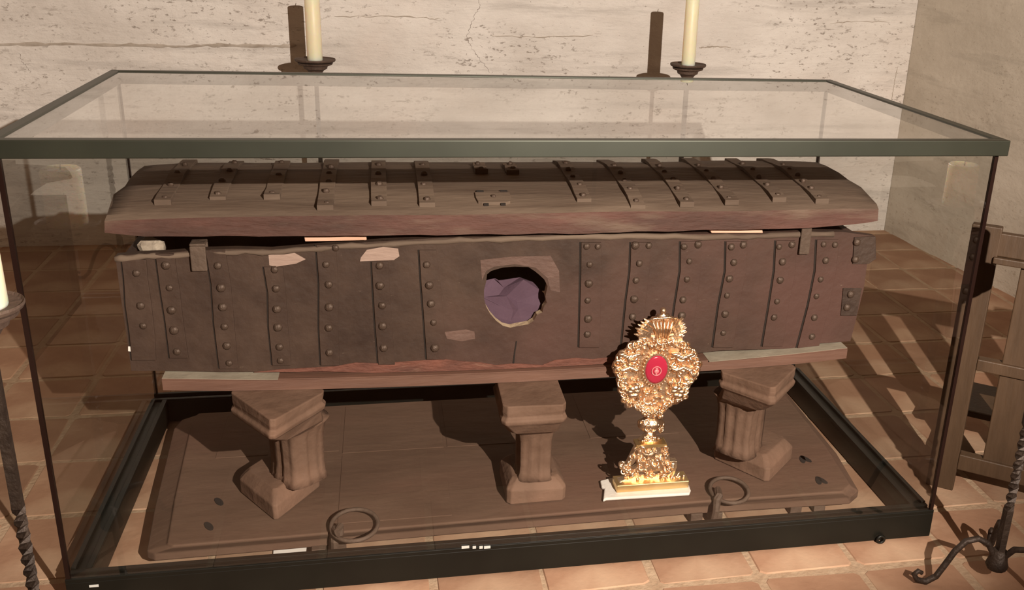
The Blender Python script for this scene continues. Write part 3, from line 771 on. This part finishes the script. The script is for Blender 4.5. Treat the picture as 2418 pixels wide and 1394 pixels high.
# scroll relief: many small curls, beads and leaves over the plate
def inside(p, poly):
    c = False; n = len(poly)
    for i in range(n):
        a, b = poly[i], poly[i-1]
        if (a[1] > p[1]) != (b[1] > p[1]) and p[0] < (b[0]-a[0])*(p[1]-a[1])/(b[1]-a[1])+a[0]: c = not c
    return c
S = .00128
mb = MB()
def face_mat(tx=0, ty=0): return Matrix.Rotation(PI/2+tx, 3, 'X') @ Matrix.Rotation(ty, 3, 'Y')
for i in range(len(BODY)):          # large scrolls along the rim
    a = BODY[i]; b = BODY[(i+1) % len(BODY)]
    for t in (0, .5):
        q = (a[0]*(1-t)+b[0]*t, a[1]*(1-t)+b[1]*t)
        R0 = rnd.uniform(5, 8.5)
        cxm, cym = 1552, 880
        qq = (q[0]+(cxm-q[0])*.05, q[1]+(cym-q[1])*.05)
        mb.torus(rp(*qq, rnd.uniform(-.002,.008)), R0*S, R0*S*.42, face_mat(rnd.uniform(-.5,.5), rnd.uniform(-.5,.5)), 12, 6)
        mb.sphere(rp(*qq, -.003), R0*S*.5, 8, 5)
cnt = 0
while cnt < 150:                     # inner relief
    q = (rnd.uniform(1455,1650), rnd.uniform(800,975))
    if not inside(q, BODY) or ((q[0]-1550)/40)**2+((q[1]-873)/48)**2 < 1: continue
    cnt += 1
    R0 = rnd.uniform(4, 9)
    k = rnd.random()
    if k < .5: mb.torus(rp(*q, rnd.uniform(-.006,.004)), R0*S, R0*S*rnd.uniform(.3,.5), face_mat(rnd.uniform(-.7,.7), rnd.uniform(-.7,.7)), 12, 6, rnd.uniform(0,3), rnd.uniform(4.5,6.9))
    elif k < .8: mb.sphere(rp(*q, rnd.uniform(-.004,.004)), R0*S*.75, 8, 5, (rnd.uniform(.6,1.6), .7, rnd.uniform(.5,1.2)))
    else: mb.sphere(rp(*q, -.004), R0*S*.5, 8, 5)
for sx in (-1, 1):                   # shells at the lower corners
    for k in range(6):
        c = (1548+sx*52+sx*8*math.cos(k), 925+10*math.sin(k*1.1))
        mb.sphere(rp(*c, -.004), 9*S, 8, 5, (1.2,.8,.8))
    for k in range(7):
        mb.sphere(rp(1550+sx*(45+6*k), 846-abs(k-3)*3, -.006), 6.5*S, 8, 5, (1.6,.8,.7))
        mb.sphere(rp(1550+sx*(48+5*k), 868+abs(k-3)*2, -.006), 6*S, 8, 5, (1.6,.8,.7))
tag(mb.build('scroll_relief', M['gold'], rel, smooth=True), kind='stuff')
# medallion
gc = rp(1550, 873, -.006)
def ell(cx, cz, rx, rz, y, n=32): return [Vector((cx+rx*math.cos(2*PI*k/n), y, cz+rz*math.sin(2*PI*k/n))) for k in range(n)]
MB().loft([ell(gc.x, gc.z, .0345, .0455, gc.y+.012), ell(gc.x, gc.z, .0345, .0455, gc.y-.001), ell(gc.x, gc.z, .0305, .0405, gc.y-.001), ell(gc.x, gc.z, .030,.040, gc.y+.004)]).build('medallion_rim', M['gold'], rel)
gm = MB().loft([ell(gc.x, gc.z, .0306,.0406, gc.y+.006), ell(gc.x, gc.z, .0306,.0406, gc.y-.0005), ell(gc.x, gc.z, .025,.034, gc.y-.003), ell(gc.x, gc.z, .012,.017, gc.y-.0045)]).build('red_medallion', M['gem'], rel, smooth=True, label='red oval enamel medallion')
mb = MB(); c2 = Vector((gc.x-.001, gc.y-.006, gc.z-.002))
mb.torus(c2, .0125, .0016, face_mat(), 20, 6); mb.sphere(c2+Vector((0,0,-.001)), .007, 10, 6, (1,.5,.9)); mb.sphere(c2+Vector((-.001,-.001,-.0075)), .003, 8, 5)
mb.sphere(c2+Vector((0,0,.0065)), .0035, 8, 5, (1.3,.6,.7))
mb.build('cameo', M['cameo'], gm, smooth=True)
bd = MB().sphere((0,0,0), .0026, 8, 5).build('bead', M['gold'], smooth=True); BD = bd.data; bpy.data.objects.remove(bd)
for k in range(30):
    a = 2*PI*k/30
    inst('bead', BD, rel, (gc.x+.037*math.cos(a), gc.y-.0015, gc.z+.048*math.sin(a)))
# crown, rays, cross
outl([(1512,812),(1508,796),(1520,790),(1545,796),(1580,794),(1606,788),(1613,796),(1610,810),(1590,806),(1560,800),(1530,806)], .0, .018, 'crown_band')
outl([(1531,798),(1536,758),(1542,752),(1590,750),(1596,756),(1594,794),(1562,802)], .004, .014, 'crown_shell')
for k in range(6):
    a = rp(1541+9.5*k, 757, -.001); b = rp(1553+4.4*k, 798, -.001)
    MB().tube([b, (a+b)/2+Vector((0,-.003,0)), a], [.003,.004,.0025], 6).build('crown_rib', M['gold'], rel, smooth=True)
MB().tube([rp(1529,757,-.002), rp(1550,752,-.003), rp(1580,750,-.003), rp(1599,753,-.002)], .0034, 6).build('crown_bar', M['gold'], rel, smooth=True)
for (tip, basep) in (((1513,759),(1540,778)),((1506,766),(1538,782)),((1500,775),(1536,787)),((1497,789),(1534,794)),((1520,752),(1544,772)),
                     ((1611,750),(1588,774)),((1615,762),(1590,780)),((1619,771),(1592,785)),((1619,781),(1594,790)),((1613,790),(1592,796)),((1600,750),(1584,770)),((1504,783),(1536,791))):
    for dy in (0, .008):
        a = rp(*basep, dy+.002); b = rp(tip[0]+(3 if dy else 0), tip[1]+(3 if dy else 0), dy-.004)
        MB().tube([a, (a*.4+b*.6), b], [.0055,.0060,.0016], 5).build('ray', M['gold'], rel)
cr_ = MB(); cr_.sphere(rp(1566,734), .0088, 12, 8); cr_.tube([rp(1567,756), rp(1566,738)], [.0062,.0052], 8)
cr_.tube([rp(1553,747), rp(1580,746)], [.0068,.0068], 8)
cr_.build('cross_finial', M['gold'], rel, smooth=True)
# stem
def stem(prof_px, name):
    mb = MB(); rings = []
    for (x, y, r, ry) in prof_px:
        c = rp(x, y); c.y = RY+.012
        rings.append([c+Vector((r*S*math.cos(2*PI*k/20)*(1+.12*math.cos(5*2*PI*k/20)), ry*S*math.sin(2*PI*k/20), 0)) for k in range(20)])
    return mb.loft(rings).build(name, M['gold'], rel, smooth=True)
stem([(1541,968,34,10),(1541,976,26,10),(1541,984,15,9),(1540,990,17,10),(1540,994,12,9)], 'neck')
stem([(1540,991,11,9),(1539,995,22,13),(1538,1003,28,16),(1538,1010,28,16),(1537,1018,20,13),(1537,1023,10,9)], 'knop')
stem([(1537,1020,9,8),(1537,1028,11,9),(1536,1036,16,12),(1536,1042,25,14),(1535,1046,25,14)], 'collar')
mb = MB()
for k in range(26):                  # openwork curls on knop and neck
    a = rnd.uniform(-2.6, 2.6)
    mb.torus(rp(1538+27*math.sin(a)*.95, 1006+rnd.uniform(-9,9), .012-.018*math.cos(a)), 5.5*S, 2.2*S, face_mat(rnd.uniform(-.6,.6), a*.4), 10, 5)
for k in range(18):
    mb.sphere(rp(1541+rnd.uniform(-24,24), 980+rnd.uniform(-8,8), -.002), 4.5*S, 8, 5)
for k in range(16):
    mb.sphere(rp(1536+rnd.uniform(-20,20), 1038+rnd.uniform(-6,5), -.004), 3.4*S, 8, 5)
tag(mb.build('stem_relief', M['gold'], rel, smooth=True), kind='stuff')
outl([(1499,1046),(1572,1042),(1573,1049),(1500,1053)], -.016, .022, 'foot_bar', 'goldsoft')
# foot: pierced trapezoid with scroll sides standing on two claws
FO = [(1503,1052),(1571,1048),(1578,1070),(1580,1086),(1597,1086),(1596,1100),(1588,1120),(1608,1124),(1617,1148),(1570,1150),(1560,1128),(1534,1136),(1508,1130),(1494,1152),(1448,1156),(1466,1132),(1478,1126),(1468,1108),(1467,1094),(1480,1094),(1488,1078),(1496,1062)]
holes_px = [[(1500,1082),(1494,1092),(1484,1098),(1494,1106),(1503,1100)], [(1566,1096),(1574,1090),(1582,1094),(1576,1104),(1568,1104)], [(1506,1112),(1524,1110),(1526,1116),(1508,1118)], [(1540,1110),(1556,1108),(1556,1115),(1542,1116)], [(1496,1064),(1502,1058),(1506,1066),(1500,1072)]]
P = [xz(q, RY) for q in FO]
A = sum(P[i][0]*P[(i+1) % len(P)][1]-P[(i+1) % len(P)][0]*P[i][1] for i in range(len(P)))
if A < 0: P.reverse()
P = [(x, max(z, RZ+.021)) for x, z in P]
MB().prism_xz(P, RY-.010, RY+.012, [[xz(q, RY) for q in h] for h in holes_px]).build('foot', M['gold'], rel, bevel=.0015)
mb = MB(); cnt = 0
while cnt < 105:
    q = (rnd.uniform(1450,1616), rnd.uniform(1052,1150))
    if not inside(q, FO): continue
    if any(inside(q, h) for h in holes_px): continue
    cnt += 1; R0 = rnd.uniform(3.5, 7.5); k = rnd.random()
    if k < .55: mb.torus(rp(*q, rnd.uniform(-.016,-.009)), R0*S, R0*S*.4, face_mat(rnd.uniform(-.6,.6), rnd.uniform(-.6,.6)), 12, 6, rnd.uniform(0,3), rnd.uniform(4.5,6.9))
    else: mb.sphere(rp(*q, -.012), R0*S*.6, 8, 5, (rnd.uniform(.7,1.4), .8, rnd.uniform(.7,1.2)))
for k in range(11):                  # fan shell in the middle
    a = PI*(k/10)-PI/2
    c = (1533, 1068); e = (c[0]+15*math.sin(a), c[1]+14*math.cos(a)*.8+4)
    mb.tube([rp(*c, -.012), rp(*e, -.015)], [.0012,.0030], 6)
for sx, cc in ((-1,(1481,1108)),(1,(1582,1103))):
    for k in range(9):
        mb.sphere(rp(cc[0]+rnd.uniform(-8,8), cc[1]+rnd.uniform(-9,9), -.014), 4.6*S, 8, 5)
for v in mb.v: v.z = max(v.z, RZ+.003)
tag(mb.build('foot_relief', M['gold'], rel, smooth=True), kind='stuff')

# ------------------------------------------------------------------ candle stands
def leg_pts(c, ang, s=1):
    pr = [(.010,.060),(.016,.092),(.034,.122),(.062,.136),(.092,.128),(.116,.098),(.134,.060),(.152,.024),(.176,.008),(.200,.014),(.210,.030),(.200,.040),(.190,.034)]
    return [Vector((c[0]+r*s*math.cos(ang), c[1]+r*s*math.sin(ang), z*s)) for r, z in pr]
def candle_stand(c, zp, angs, panr, label, cl_label, ch, cr0):
    e = empty('candle_stand', (c[0], c[1], 0), label, 'candle stand', 'wrought iron candle stands around the case')
    mb = MB(); rings = []; n = 60
    for k in range(n+1):                      # twisted square bar
        z = .05+(zp-.05-.05)*k/n; tw_ = 0
        f = k/n
        if .22 < f < .52: tw_ = (f-.22)/.30*PI*4
        if f >= .52: tw_ = PI*4
        rings.append([Vector((c[0]+.0105*math.cos(tw_+PI/4+PI/2*j)*1.2, c[1]+.0105*math.sin(tw_+PI/4+PI/2*j)*1.2, z)) for j in range(4)])
    mb.loft(rings).build('pole', M['wrought'], e)
    MB().lathe([(.012,.045),(.024,.050),(.028,.060),(.024,.072),(.020,.100),(.014,.105)], (c[0], c[1], 0), 12).build('hub', M['wrought'], e, smooth=True)
    for a in angs:
        pts = leg_pts(c, a)
        MB().tube(pts, [.008,.008,.008,.008,.008,.008,.008,.008,.008,.0078,.007,.0065,.006], 8).build('scroll_leg', M['wrought'], e, smooth=True)
    r = panr
    MB().lathe([(.010,zp-.062),(r*.30,zp-.060),(r*.42,zp-.046),(r*.56,zp-.040),(r*.60,zp-.028),(r*.82,zp-.022),(r*.86,zp-.014),(r*.55,zp-.012)], (c[0], c[1], 0), 28).build('cup', M['wroughtrust'], e)
    MB().lathe([(r*.5,zp-.013),(r*.96,zp-.008),(r,zp-.002),(r*.985,zp+.003),(r*.93,zp-.002),(r*.3,zp-.006)], (c[0], c[1], 0), 32).build('drip_pan', M['wroughtrust'], e)
    k = empty('candle', (c[0], c[1], zp-.006), cl_label, 'candle', 'cream candles on the iron stands')
    MB().lathe([(cr0*.97,zp-.0055),(cr0,zp),(cr0*.995,zp+ch*.5),(cr0*.985,zp+ch-.004),(cr0*.90,zp+ch),(cr0*.4,zp+ch-.004)], (c[0], c[1], 0), 28).build('wax', M['wax'], k, smooth=True)
    MB().tube([(c[0], c[1], zp+ch-.006), (c[0]+.001, c[1], zp+ch+.006), (c[0]+.004, c[1], zp+ch+.014)], .0014, 6).build('wick', M['wick'], k)
YC = 2.2
YL = 2.5
pL = at(744, 140, Y=YL); pR = at(1625, 152, Y=YC)
candle_stand((pL.x, YL), pL.z, [math.radians(a) for a in (200, 320, 80)], .088, 'iron candle stand behind the case near its left half', 'cream candle behind the case, the left of the two at the back', .257, .0325)
candle_stand((pR.x, YC), pR.z, [math.radians(a) for a in (200, 320, 80)], .080, 'iron candle stand behind the case near its right half', 'cream candle behind the case, the right of the two at the back', .28, .0300)
candle_stand((1.142, -.205), .885, [math.radians(a) for a in (172, 300, 60)], .080, 'iron candle stand with scroll feet at the front right corner of the case', 'cream candle at the front right corner, on the right edge of the photo', .105, .040)
candle_stand((-1.052, -.25), .855, [math.radians(a) for a in (190, 310, 70)], .069, 'iron candle stand with twisted pole at the front left corner of the case', 'cream candle at the front left corner, on the left edge of the photo', .125, .043)

# ------------------------------------------------------------------ kneeler to the right of the case
ch = empty('kneeler', (1.42, .30, 0), 'brown wooden slatted kneeler standing outside the right side of the case', 'kneeler')
bl = Vector((1.262,.262,0)); ux = Vector((.79,-.62,0)).normalized(); uy = Vector((.62,.79,0)).normalized()
ra = math.atan2(ux.y, ux.x)
br = bl+ux*.60
def beam(a, b, z0, z1, t, name, ex=0):
    c = (a+b)/2; d = (b-a); l = d.length+ex
    return MB().box((c.x, c.y, (z0+z1)/2), (l, t, z1-z0), math.atan2(d.y, d.x)).build(name, M['chair'], ch, bevel=.003)
def upright(t, wv, z0, z1, th_, name):
    q = bl+ux*t
    MB().box((q.x, q.y, (z0+z1)/2), (wv, th_, z1-z0), ra).build(name, M['chair'], ch, bevel=.003)
upright(0, .078, 0, .815, .030, 'post'); upright(.60, .078, 0, .815, .030, 'post')
for t in (.150, .30, .45): upright(t, .095, .09, .73, .014, 'slat')
beam(bl+ux*.03, br-ux*.03, .735, .800, .026, 'top_plank', 0)
beam(bl+ux*.03, br-ux*.03, .715, .734, .050, 'ledge', 0)
beam(bl+ux*.039, br-ux*.039, .395, .430, .034, 'rail'); beam(bl+ux*.039, br-ux*.039, .075, .125, .034, 'rail')
for q in (bl, br):
    beam(q+uy*.016, q+uy*.42, .03, .085, .036, 'foot_beam')
c = (bl+br)/2+uy*.30
MB().box((c.x, c.y, .170), (.64,.24,.022), ra).build('kneeling_board', M['chair'], ch, bevel=.006)
for q in (bl+uy*.38, br+uy*.38):
    MB().box((q.x, q.y, .122), (.036,.04,.074), ra).build('prop', M['chair'], ch)

# ------------------------------------------------------------------ the lamp behind the viewer that throws the hard shadows
lt = empty('spot_lamp', (KEY.x, KEY.y-.02, 0), 'small spot lamp on a black stand behind the viewer', 'lamp')
dirv = (AIM-KEY).normalized()
q = dirv.to_track_quat('Z', 'Y').to_matrix()
mb = MB(); n = 16; rings = []
for (r, z) in ((.02,-.16),(.045,-.15),(.050,-.05),(.055,-.02),(.050,-.022),(.03,-.06)):
    rings.append([KEY+q @ Vector((r*math.cos(2*PI*k/n), r*math.sin(2*PI*k/n), z)) for k in range(n)])
mb.loft(rings).build('lamp_head', M['wrought'], lt, smooth=True)
b0 = KEY-dirv*.14
MB().tube([(b0.x, b0.y, .02), (b0.x, b0.y, b0.z)], .012, 8).build('pole', M['wrought'], lt)
MB().lathe([(.17,0.002),(.17,.012),(.03,.022)], (b0.x, b0.y, 0), 20).build('base', M['wrought'], lt)
fe = KEY+.20*Vector((0, math.cos(math.radians(40.5)), -math.sin(math.radians(40.5))))
MB().bx(fe.x-.22, fe.x+.22, fe.y, fe.y+.004, fe.z-.20, fe.z).build('added_flap', M['wrought'], lt)  # unseen flap, added to keep the lamp's light off the near floor
MB().bx(fe.x-.012, fe.x+.012, fe.y-.12, fe.y, fe.z-.16, fe.z-.14).build('added_flap_arm', M['wrought'], lt)  # arm holding the added flap
